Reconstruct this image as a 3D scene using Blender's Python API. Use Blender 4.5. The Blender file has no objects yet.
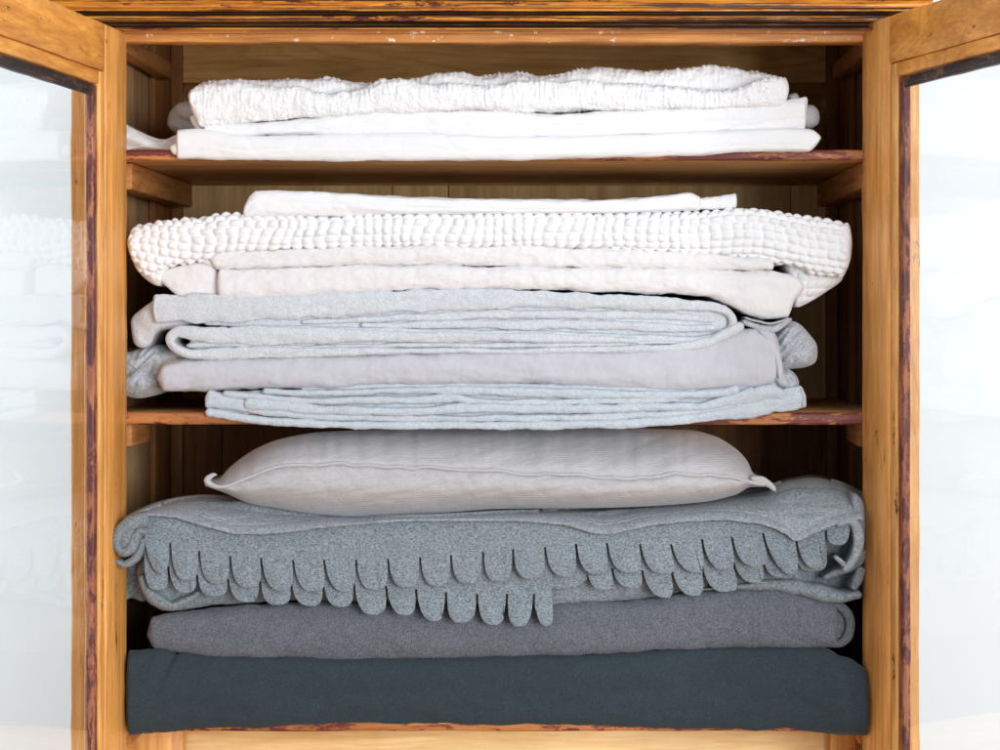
import bpy, math, random
import numpy as np
from mathutils import Vector

random.seed(4)
SC = bpy.context.scene
COL = SC.collection

# ------------------------------------------------------------------ camera
EYE = 1.30          # eye height; 1 unit = 1 m, the front of the cabinet lies at y = 0
CAMD = 2.0
cam_d = bpy.data.cameras.new("camera")
cam = bpy.data.objects.new("camera", cam_d)
COL.objects.link(cam)
cam.location = (0, -CAMD, EYE)
cam.rotation_euler = (math.radians(90), 0, 0)
cam_d.sensor_width = 36.0
cam_d.lens = 72.0
cam_d.shift_x = -0.06
cam_d.shift_y = -0.06
cam_d.clip_start = 0.05
cam_d.clip_end = 60
SC.camera = cam

# ------------------------------------------------------------------ light
world = bpy.data.worlds.new("World")
SC.world = world
world.use_nodes = True
bg = world.node_tree.nodes["Background"]
bg.inputs[0].default_value = (0.90, 0.95, 1.0, 1)
bg.inputs[1].default_value = 0.70


def area(name, loc, target, sx, sy, power, col):
    l = bpy.data.lights.new(name, 'AREA')
    l.shape = 'RECTANGLE'
    l.size, l.size_y = sx, sy
    l.energy = power
    l.color = col
    o = bpy.data.objects.new(name, l)
    COL.objects.link(o)
    o.location = loc
    d = Vector(target) - Vector(loc)
    o.rotation_euler = d.to_track_quat('-Z', 'Y').to_euler()
    return o


area("window_light", (1.40, -2.8, 1.36), (-0.1, 0.0, 1.2), 1.3, 1.4, 84, (0.965, 0.98, 1.0))

# two added fill lights, out of view, brighten the white wall behind the cabinet
area("added_wall_fill_left", (-1.9, 0.10, 1.3), (-0.55, 1.1, 1.25), 0.8, 1.6, 26, (0.90, 0.96, 1.0))
area("added_wall_fill_right", (1.9, 0.10, 1.3), (0.50, 1.1, 1.25), 0.8, 1.6, 11, (0.90, 0.97, 1.0))

SC.view_settings.view_transform = 'Standard'
SC.view_settings.look = 'None'
SC.view_settings.gamma = 1.0
SC.view_settings.exposure = 0.03
SC.render.resolution_x, SC.render.resolution_y = 1024, 768
SC.cycles.max_bounces = 8
SC.cycles.transparent_max_bounces = 12


# ------------------------------------------------------------------ helpers
def S(px, d=0.0):
    """lateral position of an image column at depth d"""
    return (px - 560.0) * (CAMD + d) / 2000.0


def Z(py, d=0.0):
    return EYE + (315.0 - py) * (CAMD + d) / 2000.0


def lin(c):
    return tuple(((v / 255.0) / 12.92 if v / 255.0 <= 0.04045 else ((v / 255.0 + 0.055) / 1.055) ** 2.4) for v in c)


# --- gradient noise in numpy
_rng = np.random.RandomState(11)
_perm = _rng.permutation(512)
_perm = np.concatenate([_perm, _perm])
_gr = _rng.uniform(0, 2 * np.pi, 512)


def noise(x, y, seed=0):
    x = np.asarray(x, float) + seed * 17.31
    y = np.asarray(y, float) + seed * 9.77
    xi = np.floor(x).astype(int)
    yi = np.floor(y).astype(int)
    xf, yf = x - xi, y - yi
    u = xf * xf * xf * (xf * (xf * 6 - 15) + 10)
    v = yf * yf * yf * (yf * (yf * 6 - 15) + 10)

    def g(ix, iy, dx, dy):
        h = _gr[_perm[(_perm[ix & 511] + iy) & 511]]
        return np.cos(h) * dx + np.sin(h) * dy
    a = g(xi, yi, xf, yf)
    b = g(xi + 1, yi, xf - 1, yf)
    c = g(xi, yi + 1, xf, yf - 1)
    d = g(xi + 1, yi + 1, xf - 1, yf - 1)
    return ((a * (1 - u) + b * u) * (1 - v) + (c * (1 - u) + d * u) * v) * 1.5


def fbm(x, y, seed=0, o=3):
    r, a, f = 0, 1.0, 1.0
    for k in range(o):
        r = r + a * noise(x * f, y * f, seed + k)
        a *= 0.5
        f *= 2.03
    return r


def curve(pts, x):
    """smooth (monotone cubic) curve through pts evaluated at x; a number is a constant"""
    x = np.asarray(x, float)
    if not isinstance(pts, (list, tuple)):
        return np.full(x.shape, float(pts))
    p = np.array(sorted(pts), float)
    X, Y = p[:, 0], p[:, 1]
    if len(X) == 1:
        return np.full(x.shape, Y[0])
    h = np.diff(X)
    dl = np.diff(Y) / h
    m = np.zeros(len(X))
    m[0], m[-1] = dl[0], dl[-1]
    for i in range(1, len(X) - 1):
        if dl[i - 1] * dl[i] > 0:
            w1, w2 = 2 * h[i] + h[i - 1], h[i] + 2 * h[i - 1]
            m[i] = (w1 + w2) / (w1 / dl[i - 1] + w2 / dl[i])
    xc = np.clip(x, X[0], X[-1])
    i = np.clip(np.searchsorted(X, xc) - 1, 0, len(X) - 2)
    t = (xc - X[i]) / h[i]
    return ((2 * t ** 3 - 3 * t ** 2 + 1) * Y[i] + (t ** 3 - 2 * t ** 2 + t) * h[i] * m[i]
            + (-2 * t ** 3 + 3 * t ** 2) * Y[i + 1] + (t ** 3 - t ** 2) * h[i] * m[i + 1])


def catmull(P, n, closed=False):
    P = np.array(P, float)
    if closed:
        Q = np.vstack([P[-1], P, P[0], P[1]])
    else:
        Q = np.vstack([2 * P[0] - P[1], P, 2 * P[-1] - P[-2]])
    out = []
    for i in range(1, len(Q) - 2):
        t = np.linspace(0, 1, 24, endpoint=False)[:, None]
        p0, p1, p2, p3 = Q[i - 1], Q[i], Q[i + 1], Q[i + 2]
        out.append(0.5 * ((2 * p1) + (-p0 + p2) * t + (2 * p0 - 5 * p1 + 4 * p2 - p3) * t ** 2
                          + (-p0 + 3 * p1 - 3 * p2 + p3) * t ** 3))
    out = np.vstack(out + [Q[-2][None]])
    L = np.concatenate([[0], np.cumsum(np.linalg.norm(np.diff(out[:, :2], axis=0), axis=1))])
    s = np.linspace(0, L[-1], n)
    return np.stack([np.interp(s, L, out[:, k]) for k in range(out.shape[1])], 1), L[-1]


def grid_faces(nu, nv, off=0, closed_u=False):
    f = []
    for i in range(nu if closed_u else nu - 1):
        a = off + i * nv
        b = off + ((i + 1) % nu) * nv
        for j in range(nv - 1):
            f.append((a + j, b + j, b + j + 1, a + j + 1))
    return f


def wrinkles(amp=0.6, fx=90, fy=16, seed=1, fuzz=0.0, diag=0.0, crease=0.35, lines=()):
    """displacement in mm: long soft folds along the cloth plus a little fuzz"""
    def f(x, v):
        a = fbm((x + diag * v) / fx, v / fy, seed) * amp
        a = a + fbm(x / (fx * 0.28), (v + 0.25 * x) / (fy * 0.9), seed + 7) * amp * 0.45
        a = a - crease * np.exp(-np.abs(noise((x + 1.4 * v) / (fx * 0.45), (v - 0.15 * x) / (fy * 1.3), seed + 11)) / 0.05)
        a = a - crease * 0.6 * np.exp(-np.abs(noise((x - 2.2 * v) / (fx * 0.3), (v + 0.1 * x) / (fy * 0.9), seed + 13)) / 0.06)
        for v0, am, wv in lines:
            c = v0 + fbm(x / 95, x * 0 + v0, seed + 17, 2) * wv
            a = a - am * np.exp(-((v - c) / 0.9) ** 2) + am * 0.5 * np.exp(-((v - c - 2.4) / 1.8) ** 2)
        if fuzz:
            a = a + noise(x / 3.1, v / 3.1, seed + 3) * fuzz
        return a
    return f


def slab(top, bot, d0=-0.008, dback=0.30, R=0.010, n=2.5, nose=0.5, eL=7, eR=7, disp=None,
         floor=None, step=1.6, nv=26, x0=None, x1=None, edge_wob=0.0, seed=0, tuck=1.6):
    """one layer of folded cloth: its top and bottom edges as seen on its rounded front fold,
    reaching back into the cabinet"""
    xs = [p[0] for p in top] + [p[0] for p in bot]
    x0 = min(xs) if x0 is None else x0
    x1 = max(xs) if x1 is None else x1
    nx = max(8, int((x1 - x0) / step))
    q = np.linspace(0, 1, nx)
    x = x0 + (x1 - x0) * q
    # extra columns near the ends
    ends = np.array([0.05, 0.25, 0.55, 0.9, 1.4])
    x = np.unique(np.concatenate([x, x0 + ends, x1 - ends]))
    nx = len(x)
    T, B = curve(top, x), curve(bot, x)
    if edge_wob:
        T = T + fbm(x / 38, x * 0, seed + 21) * edge_wob
        B = B + fbm(x / 44, x * 0, seed + 31) * edge_wob
    T = T - tuck
    D = curve(d0, x)
    wl = np.clip((x - x0) / max(eL, 1e-3), 0, 1)
    wr = np.clip((x1 - x) / max(eR, 1e-3), 0, 1)
    w = np.sqrt(np.clip(1 - (1 - wl) ** 2, 0, 1)) * np.sqrt(np.clip(1 - (1 - wr) ** 2, 0, 1))
    w = np.maximum(w, 0.03)
    mid = T + (B - T) * nose
    T = mid + (T - mid) * w
    B = mid + (B - mid) * w
    D = D + R * (1 - w)
    phi = np.linspace(-1, 1, nv)
    t = np.sin(phi * np.pi / 2)
    s = np.abs(t)
    c = (1 - s ** n) ** (1 / n)
    dep = R * (1 - c)
    py = np.where(t[None] < 0, mid[:, None] + (T - mid)[:, None] * s[None], mid[:, None] + (B - mid)[:, None] * s[None])
    d = D[:, None] + dep[None]
    X = S(x[:, None] * np.ones_like(py), d)
    Zz = Z(py, d)
    dy = np.diff(py, axis=1)
    dd = np.diff(d, axis=1) * 1000
    v = np.concatenate([np.zeros((nx, 1)), np.cumsum(np.hypot(dy, dd), axis=1)], 1)
    ny, nz = -c[None] * np.ones_like(py), np.where(t < 0, 1, -1)[None] * np.sqrt(1 - c ** 2)[None]
    if disp is not None:
        a = disp(x[:, None] * np.ones_like(py), v) * 0.001 * np.clip(w, 0.15, 1)[:, None]
        d = d + a * ny
        Zz = Zz + a * nz
    # backward extension
    ext = np.array([dback, dback * 0.55, dback * 0.2 + 0.01])
    tz, bz = Zz[:, 0], Zz[:, -1]
    dT = d[:, 0]
    tx, bx = X[:, 0], X[:, -1]
    rowsT, rowsB = [], []
    for e in ext:
        zt = np.where(tz < EYE, EYE + (tz - EYE) * (CAMD + e) / (CAMD + dT), tz)
        zt = np.minimum(zt, tz)
        rowsT.append((tx, np.maximum(e, dT + 0.001 + e * 0.1), np.maximum(zt, bz + 0.0004)))
    for e in ext[::-1]:
        rowsB.append((bx, np.maximum(e, dT + 0.001 + e * 0.1), bz))
    XX = np.stack([r[0] for r in rowsT] + [X[:, j] for j in range(nv)] + [r[0] for r in rowsB], 1)
    YY = np.stack([r[1] for r in rowsT] + [d[:, j] for j in range(nv)] + [r[1] for r in rowsB], 1)
    ZZ = np.stack([r[2] for r in rowsT] + [Zz[:, j] for j in range(nv)] + [r[2] for r in rowsB], 1)
    if floor is not None:
        ZZ = np.where((YY > -0.001) & (ZZ < floor + 0.0012), floor + 0.0012, ZZ)
    V = np.stack([XX, YY, ZZ], -1).reshape(-1, 3)
    m = XX.shape[1]
    F = grid_faces(nx, m)
    # back wall and end caps
    for i in range(nx - 1):
        a, b = i * m, (i + 1) * m
        F.append((a, a + m - 1, b + m - 1, b))
    F.append(tuple(range(0, m)))
    F.append(tuple(reversed(range((nx - 1) * m, nx * m))))
    return V, F


def ribbon(path, d0=-0.008, dback=0.28, R=0.004, n=2.2, disp=None, step=1.6, nv=14, cap=4, floor=None):
    """one thick layer seen from its folded side, following a path of (px, py, thickness)"""
    P = np.array(path, float)
    L = np.sum(np.linalg.norm(np.diff(P[:, :2], axis=0), axis=1))
    C, L = catmull(P, max(8, int(L / step)))
    nu = len(C)
    tg = np.gradient(C[:, :2], axis=0)
    tg /= np.linalg.norm(tg, axis=1)[:, None] + 1e-9
    N = np.stack([tg[:, 1], -tg[:, 0]], 1)           # points up in the picture when the path runs right
    s = np.linspace(0, L, nu)
    w = np.sqrt(np.clip(1 - (1 - np.clip(s / cap, 0, 1)) ** 2, 0, 1)) * np.sqrt(np.clip(1 - (1 - np.clip((L - s) / cap, 0, 1)) ** 2, 0, 1))
    w = np.maximum(w, 0.05)
    hs = P[0, 0] * 0.37 + P[0, 1]
    C[:, 1] += noise(s / 34 + hs, s * 0 + hs, 3) * 0.9 + noise(s / 11 + hs, s * 0 + hs, 4) * 0.35
    C[:, 2] *= 1.06 + 0.22 * noise(s / 26 + hs, s * 0 + 2 * hs, 5) + 0.10 * noise(s / 8 + hs, s * 0 + hs, 6)
    H = C[:, 2] / 2 * w
    if isinstance(d0, (list, tuple)):
        D = curve(d0, C[:, 0])
    else:
        D = np.full(nu, float(d0))
    phi = np.linspace(-1, 1, nv)
    t = np.sin(phi * np.pi / 2)
    a = np.abs(t)
    c = (1 - a ** n) ** (1 / n)
    px = C[:, 0, None] + N[:, 0, None] * (-t[None]) * H[:, None]
    py = C[:, 1, None] + N[:, 1, None] * (-t[None]) * H[:, None]
    d = D[:, None] + R * (1 - c)[None] + (R * (1 - w))[:, None]
    if disp is not None:
        dm = disp(s[:, None] + 0 * px, t[None] * H[:, None] + C[:, 1, None] * 0.6)
        d = d - dm * 0.001 * (0.3 + 0.7 * c[None])
        bulk = dm * 0.35
        py = py - bulk * (-N[:, 1, None]) * np.sign(-t[None]) * (1 - c[None])
    X, Zz = S(px, d), Z(py, d)
    XX = np.concatenate([X[:, :1], X, X[:, -1:]], 1)
    ZZ = np.concatenate([Zz[:, :1], Zz, Zz[:, -1:]], 1)
    YY = np.concatenate([np.full((nu, 1), dback), d, np.full((nu, 1), dback)], 1)
    if floor is not None:
        ZZ = np.where((YY > -0.001) & (ZZ < floor + 0.0012), floor + 0.0012, ZZ)
    V = np.stack([XX, YY, ZZ], -1).reshape(-1, 3)
    m = XX.shape[1]
    F = grid_faces(nu, m)
    for i in range(nu - 1):
        F.append((i * m, i * m + m - 1, (i + 1) * m + m - 1, (i + 1) * m))
    F.append(tuple(range(0, m)))
    F.append(tuple(reversed(range((nu - 1) * m, nu * m))))
    return V, F


def lump(outline, d0, R=0.012, dback=0.2, n=2.2, disp=None, rings=18, center=None, floor=None, nseg=None):
    """a bunched end of cloth: closed outline in the picture, domed towards the viewer, reaching back"""
    C, L = catmull(outline, nseg or max(40, int(sum(math.dist(outline[i], outline[i - 1]) for i in range(len(outline))) / 1.8)), closed=True)
    C = C[:-1]
    nu = len(C)
    cx, cy = center if center else (C[:, 0].mean(), C[:, 1].mean())
    r = np.sin(np.linspace(1, 0.0, rings) * np.pi / 2)
    r[-1] = 0.004
    px = cx + (C[:, 0, None] - cx) * r[None]
    py = cy + (C[:, 1, None] - cy) * r[None]
    d = d0 + R * (1 - (1 - np.minimum(r, 1) ** n) ** (1 / n))[None] + 0 * px
    if disp is not None:
        d = d - disp(px, py) * 0.001 * (0.15 + 0.85 * np.clip((1 - r) * 5, 0, 1))[None]
    X, Zz = S(px, d), Z(py, d)
    XX = np.concatenate([X[:, :1], X], 1)
    ZZ = np.concatenate([Zz[:, :1], Zz], 1)
    YY = np.concatenate([np.full((nu, 1), dback), d], 1)
    if floor is not None:
        ZZ = np.where((YY > -0.001) & (ZZ < floor + 0.0012), floor + 0.0012, ZZ)
    V = np.stack([XX, YY, ZZ], -1).reshape(-1, 3)
    m = XX.shape[1]
    F = grid_faces(nu, m, closed_u=True)
    F.append(tuple(i * m + m - 1 for i in range(nu)))
    F.append(tuple(i * m for i in reversed(range(nu))))
    return V, F


def sheet(x, ytop, ybot, d_top, d_bot, nv=24, bow=0.0, disp=None, thick=1.8, dcol=None, pw=1.0, ymid=None, lean=None):
    """a hanging layer of cloth between two edge curves, with real thickness"""
    x = np.asarray(x, float)
    nx = len(x)
    v = np.linspace(0, 1, nv)
    py = ytop[:, None] + (ybot - ytop)[:, None] * v[None]
    if ymid is not None:
        ym = np.minimum(ymid, ybot)[:, None]
        a = np.clip(v / 0.45, 0, 1)[None]
        b = np.clip((v - 0.45) / 0.55, 0, 1)[None]
        py = ytop[:, None] + (ym - ytop[:, None]) * a + (ybot[:, None] - ym) * b
    px = x[:, None] + 0 * py
    if lean is not None:
        px = px + lean[:, None] * np.clip((py - ymid[:, None]) / 30.0, 0, 1.5) ** 1.3
    d = d_top[:, None] + (d_bot - d_top)[:, None] * (((py - ytop[:, None]) / 60.0) if ymid is not None else v[None] ** pw) - bow * 0.001 * (np.sin(np.pi * v)[None] if ymid is None else np.sin(np.pi * np.clip((py - ytop[:, None]) / 60.0, 0, 1)))
    if dcol is not None:
        d = d - dcol(px, py, v[None] + 0 * py) * 0.001
    if disp is not None:
        d = d - disp(px, py) * 0.001
    X, Zz = S(px, d), Z(py, d)
    front = np.stack([X, d, Zz], -1).reshape(-1, 3)
    gz = np.gradient(Zz, axis=1)
    gd = np.gradient(d, axis=1)
    ln = np.hypot(gz, gd) + 1e-9
    by, bz = np.abs(gz) / ln, gd / ln * np.where(gz < 0, 1, -1)
    back = np.stack([X, d + by * thick * 0.001, Zz + bz * thick * 0.001 * 0.8], -1).reshape(-1, 3)
    V = np.vstack([front, back])
    F = grid_faces(nx, nv)
    o = nx * nv
    F += [tuple(reversed([k + o for k in f])) for f in grid_faces(nx, nv)]
    for i in range(nx - 1):
        a, b = i * nv, (i + 1) * nv
        F.append((a + nv - 1, b + nv - 1, b + nv - 1 + o, a + nv - 1 + o))
        F.append((b, a, a + o, b + o))
    for j in range(nv - 1):
        F.append((j, j + 1, j + 1 + o, j + o))
        k = (nx - 1) * nv + j
        F.append((k + 1, k, k + o, k + 1 + o))
    return V, F


def merge(*geos):
    V, F, o = [], [], 0
    for v, f in geos:
        V.append(v)
        F += [tuple(k + o for k in q) for q in f]
        o += len(v)
    return np.vstack(V), F


def obj(name, geo, mat, parent=None, smooth=True, base=None, label=None, cat=None, group=None, kind=None, fix=True):
    V, F = geo
    V = np.asarray(V, float)
    if parent is not None:
        b = Vector((0, 0, 0))
        p = parent
        while p is not None:
            b += p.location
            p = p.parent
        org = b
        loc = Vector((0, 0, 0))
    else:
        if base is None:
            mn, mx = V.min(0), V.max(0)
            base = ((mn[0] + mx[0]) / 2, (mn[1] + mx[1]) / 2, mn[2])
        org = Vector(base)
        loc = org
    me = bpy.data.meshes.new(name)
    me.from_pydata((V - np.array(org)).tolist(), [], F)
    me.validate()
    if fix:
        import bmesh
        bm = bmesh.new()
        bm.from_mesh(me)
        bmesh.ops.recalc_face_normals(bm, faces=bm.faces)
        bm.to_mesh(me)
        bm.free()
    me.polygons.foreach_set('use_smooth', [smooth] * len(me.polygons))
    me.materials.append(mat)
    o = bpy.data.objects.new(name, me)
    COL.objects.link(o)
    o.location = loc
    if parent is not None:
        o.parent = parent
    tag(o, label, cat, group, kind)
    return o


def tag(o, label=None, cat=None, group=None, kind=None):
    for k, v in (('label', label), ('category', cat), ('group', group), ('kind', kind)):
        if v:
            o[k] = v
    return o


def box(x0, x1, y0, y1, z0, z1, bev=0.0015, wob=0.0, seed=0, seg=0.02):
    """a plank with eased edges, cut into short lengths so that its arrises can wander a little"""
    import bmesh
    bm = bmesh.new()
    bmesh.ops.create_cube(bm, size=1.0)
    for v in bm.verts:
        v.co = Vector(((x0 + x1) / 2 + v.co.x * (x1 - x0), (y0 + y1) / 2 + v.co.y * (y1 - y0), (z0 + z1) / 2 + v.co.z * (z1 - z0)))
    if bev:
        bmesh.ops.bevel(bm, geom=list(bm.edges), offset=bev, segments=2, affect='EDGES', profile=0.5)
    if wob:
        L = [x1 - x0, y1 - y0, z1 - z0]
        ax = L.index(max(L))
        lo = (x0, y0, z0)[ax]
        nrm = [0, 0, 0]
        nrm[ax] = 1
        k = int(L[ax] / seg)
        for i in range(1, k):
            co = [0, 0, 0]
            co[ax] = lo + L[ax] * i / k
            bmesh.ops.bisect_plane(bm, geom=list(bm.verts) + list(bm.edges) + list(bm.faces), plane_co=co, plane_no=nrm)
        V = np.array([v.co for v in bm.verts])
        s = V[:, ax]
        oth = [a for a in range(3) if a != ax]
        for j, a in enumerate(oth):
            ph = V[:, oth[1 - j]] * 60
            V[:, a] += fbm(s * 9 + ph, ph, seed + j * 5) * wob * 0.6 + noise(s * 60, ph * 2, seed + 9 + j) * wob * 0.5
        for v, c in zip(bm.verts, V):
            v.co = c
    bm.verts.index_update()
    V = np.array([v.co[:] for v in bm.verts])
    F = [tuple(v.index for v in f.verts) for f in bm.faces]
    bm.free()
    return V, F


# ------------------------------------------------------------------ materials
class NT:
    def __init__(self, name):
        self.m = bpy.data.materials.new(name)
        self.m.use_nodes = True
        self.t = self.m.node_tree
        self.b = self.t.nodes['Principled BSDF']
        self.out = self.t.nodes['Material Output']

    def n(self, typ, **kw):
        nd = self.t.nodes.new(typ)
        for k, v in kw.items():
            if k == 'i':
                for kk, vv in v.items():
                    nd.inputs[kk].default_value = vv
            else:
                setattr(nd, k, v)
        return nd

    def l(self, a, b):
        self.t.links.new(a, b)

    def noise(self, vec, scale, detail=3, rough=0.55, dist=0.0):
        nd = self.n('ShaderNodeTexNoise', i={'Scale': scale, 'Detail': detail, 'Roughness': rough, 'Distortion': dist})
        self.l(vec, nd.inputs['Vector'])
        return nd.outputs['Fac']

    def mapping(self, scale=(1, 1, 1), rand=True, rot=(0, 0, 0)):
        tc = self.n('ShaderNodeTexCoord')
        v = tc.outputs['Object']
        if rand:
            oi = self.n('ShaderNodeObjectInfo')
            ad = self.n('ShaderNodeVectorMath', operation='ADD')
            mu = self.n('ShaderNodeMath', operation='MULTIPLY', i={1: 7.3})
            self.l(oi.outputs['Random'], mu.inputs[0])
            self.l(v, ad.inputs[0])
            self.l(mu.outputs[0], ad.inputs[1])
            v = ad.outputs[0]
        mp = self.n('ShaderNodeMapping', i={'Scale': scale, 'Rotation': rot})
        self.l(v, mp.inputs['Vector'])
        return mp.outputs[0]

    def ramp(self, fac, stops, interp='LINEAR'):
        r = self.n('ShaderNodeValToRGB')
        r.color_ramp.interpolation = interp
        e = r.color_ramp.elements
        while len(e) < len(stops):
            e.new(0.5)
        for k, (p, c) in enumerate(stops):
            e[k].position = p
            e[k].color = (c[0], c[1], c[2], 1) if isinstance(c, (tuple, list)) else (c, c, c, 1)
        self.l(fac, r.inputs[0])
        return r.outputs[0]

    def mix(self, fac, a, b, blend='MIX'):
        m = self.n('ShaderNodeMix', data_type='RGBA', blend_type=blend)
        for sock, v in ((m.inputs[0], fac), (m.inputs[6], a), (m.inputs[7], b)):
            if hasattr(v, 'type') and hasattr(v, 'links'):
                self.l(v, sock)
            elif isinstance(v, (int, float)):
                sock.default_value = v
            else:
                sock.default_value = (v[0], v[1], v[2], 1)
        return m.outputs[2]

    def bump(self, h, strength, dist, prev=None):
        b = self.n('ShaderNodeBump', i={'Strength': strength, 'Distance': dist})
        self.l(h, b.inputs['Height'])
        if prev is not None:
            self.l(prev, b.inputs['Normal'])
        return b.outputs[0]


def wood(name, light, dark, axis='X', stain=None, stain_amt=0.0, rough=0.42, streak=0.0, knots=0.25,
         chips=0.0, stain_scale=1.0, coat=0.0, rings=0.28, worn=None, worn_amt=0.0):
    m = NT(name)
    st = {'X': (2.2, 42, 42), 'Y': (42, 2.2, 42), 'Z': (42, 42, 2.2)}[axis]
    stb = {'X': (1, 16, 16), 'Y': (16, 1, 16), 'Z': (16, 16, 1)}[axis]
    v = m.mapping(st)
    iso = m.mapping((1, 1, 1))
    grain = m.noise(v, 5.5, 5, 0.62, 0.8)
    fine = m.noise(v, 26, 4, 0.7, 0.2)
    broad = m.noise(m.mapping(stb), 2.6, 3, 0.6, 0.5)
    g = m.mix(0.4, grain, fine)
    lines = m.noise(m.mapping(stb), 7.0, 5, 0.75, 1.6)
    g = m.mix(0.45, g, lines)
    col = m.ramp(g, [(0.40, dark), (0.50, tuple(0.5 * (a + b) for a, b in zip(dark, light))), (0.59, light)])
    var = m.ramp(broad, [(0.38, (0.78, 0.70, 0.60)), (0.62, (1.12, 1.10, 1.06))])
    col = m.mix(0.8, col, var, 'MULTIPLY')
    rn = m.noise(m.mapping({'X': (0.8, 9, 9), 'Y': (9, 0.8, 9), 'Z': (9, 9, 0.8)}[axis]), 1.6, 2, 0.5, 0.4)
    rm = m.n('ShaderNodeMath', operation='MULTIPLY', i={1: 95.0})
    m.l(rn, rm.inputs[0])
    rs = m.n('ShaderNodeMath', operation='SINE')
    m.l(rm.outputs[0], rs.inputs[0])
    rr_ = m.ramp(rs.outputs[0], [(0.30, (1.04, 1.04, 1.04)), (0.86, (0.74, 0.62, 0.50)), (1.0, (0.60, 0.46, 0.34))])
    col = m.mix(rings, col, rr_, 'MULTIPLY')
    patch = m.noise(iso, 9, 4, 0.6)
    pr = m.ramp(patch, [(0.38, (0.82, 0.74, 0.66)), (0.6, (1.0, 1.0, 1.0))])
    col = m.mix(0.55, col, pr, 'MULTIPLY')
    if knots:
        vo = m.n('ShaderNodeTexVoronoi', i={'Scale': 8.0})
        ks = {'X': (0.5, 1.6, 1.6), 'Y': (1.6, 0.5, 1.6), 'Z': (1.6, 1.6, 0.5)}[axis]
        kv = m.mapping(ks)
        m.l(kv, vo.inputs['Vector'])
        kr = m.ramp(vo.outputs['Distance'], [(0.035, 1.0), (0.075, 0.0)])
        km = m.n('ShaderNodeMath', operation='MULTIPLY', i={1: knots})
        m.l(kr, km.inputs[0])
        col = m.mix(km.outputs[0], col, tuple(0.28 * c for c in dark))
    if streak:
        sv = m.noise(m.mapping({'X': (0.9, 80, 80), 'Y': (80, 0.9, 80), 'Z': (80, 80, 0.9)}[axis]), 4.0, 4, 0.7)
        sr = m.ramp(sv, [(0.485, 0.0), (0.56, 1.0)])
        sm = m.n('ShaderNodeMath', operation='MULTIPLY', i={1: streak})
        m.l(sr, sm.inputs[0])
        col = m.mix(sm.outputs[0], col, (0.035, 0.010, 0.006))
    if stain is not None:
        ss = {'X': (0.25, 1, 1), 'Y': (1, 0.25, 1), 'Z': (1, 1, 0.25)}[axis]
        sn = m.noise(m.mapping(tuple(stain_scale * q for q in ss)), 42, 8, 0.78, 0.3)
        c0 = 0.66 - 0.42 * stain_amt
        sr = m.ramp(sn, [(c0, 0.0), (c0 + 0.035, 1.0)])
        tone = m.noise(m.mapping(stb), 16, 6, 0.8)
        sc = m.ramp(tone, [(0.35, tuple(0.35 * c for c in stain)), (0.65, stain)])
        col = m.mix(sr, col, sc)
    if worn is not None:
        wn = m.noise(iso, 70, 5, 0.75)
        wr_ = m.ramp(wn, [(0.74 - 0.3 * worn_amt, 0.0), (0.77 - 0.3 * worn_amt, 1.0)])
        col = m.mix(wr_, col, worn)
    m.l(col, m.b.inputs['Base Color'])
    rr = m.ramp(patch, [(0.35, rough * 1.25), (0.65, rough * 0.85)])
    m.l(rr, m.b.inputs['Roughness'])
    nb = m.bump(g, 0.35, 0.0012)
    nb = m.bump(patch, 0.15, 0.004, nb)
    m.l(nb, m.b.inputs['Normal'])
    m.b.inputs['Coat Weight'].default_value = coat
    m.b.inputs['Coat Roughness'].default_value = 0.25
    return m.m


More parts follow.
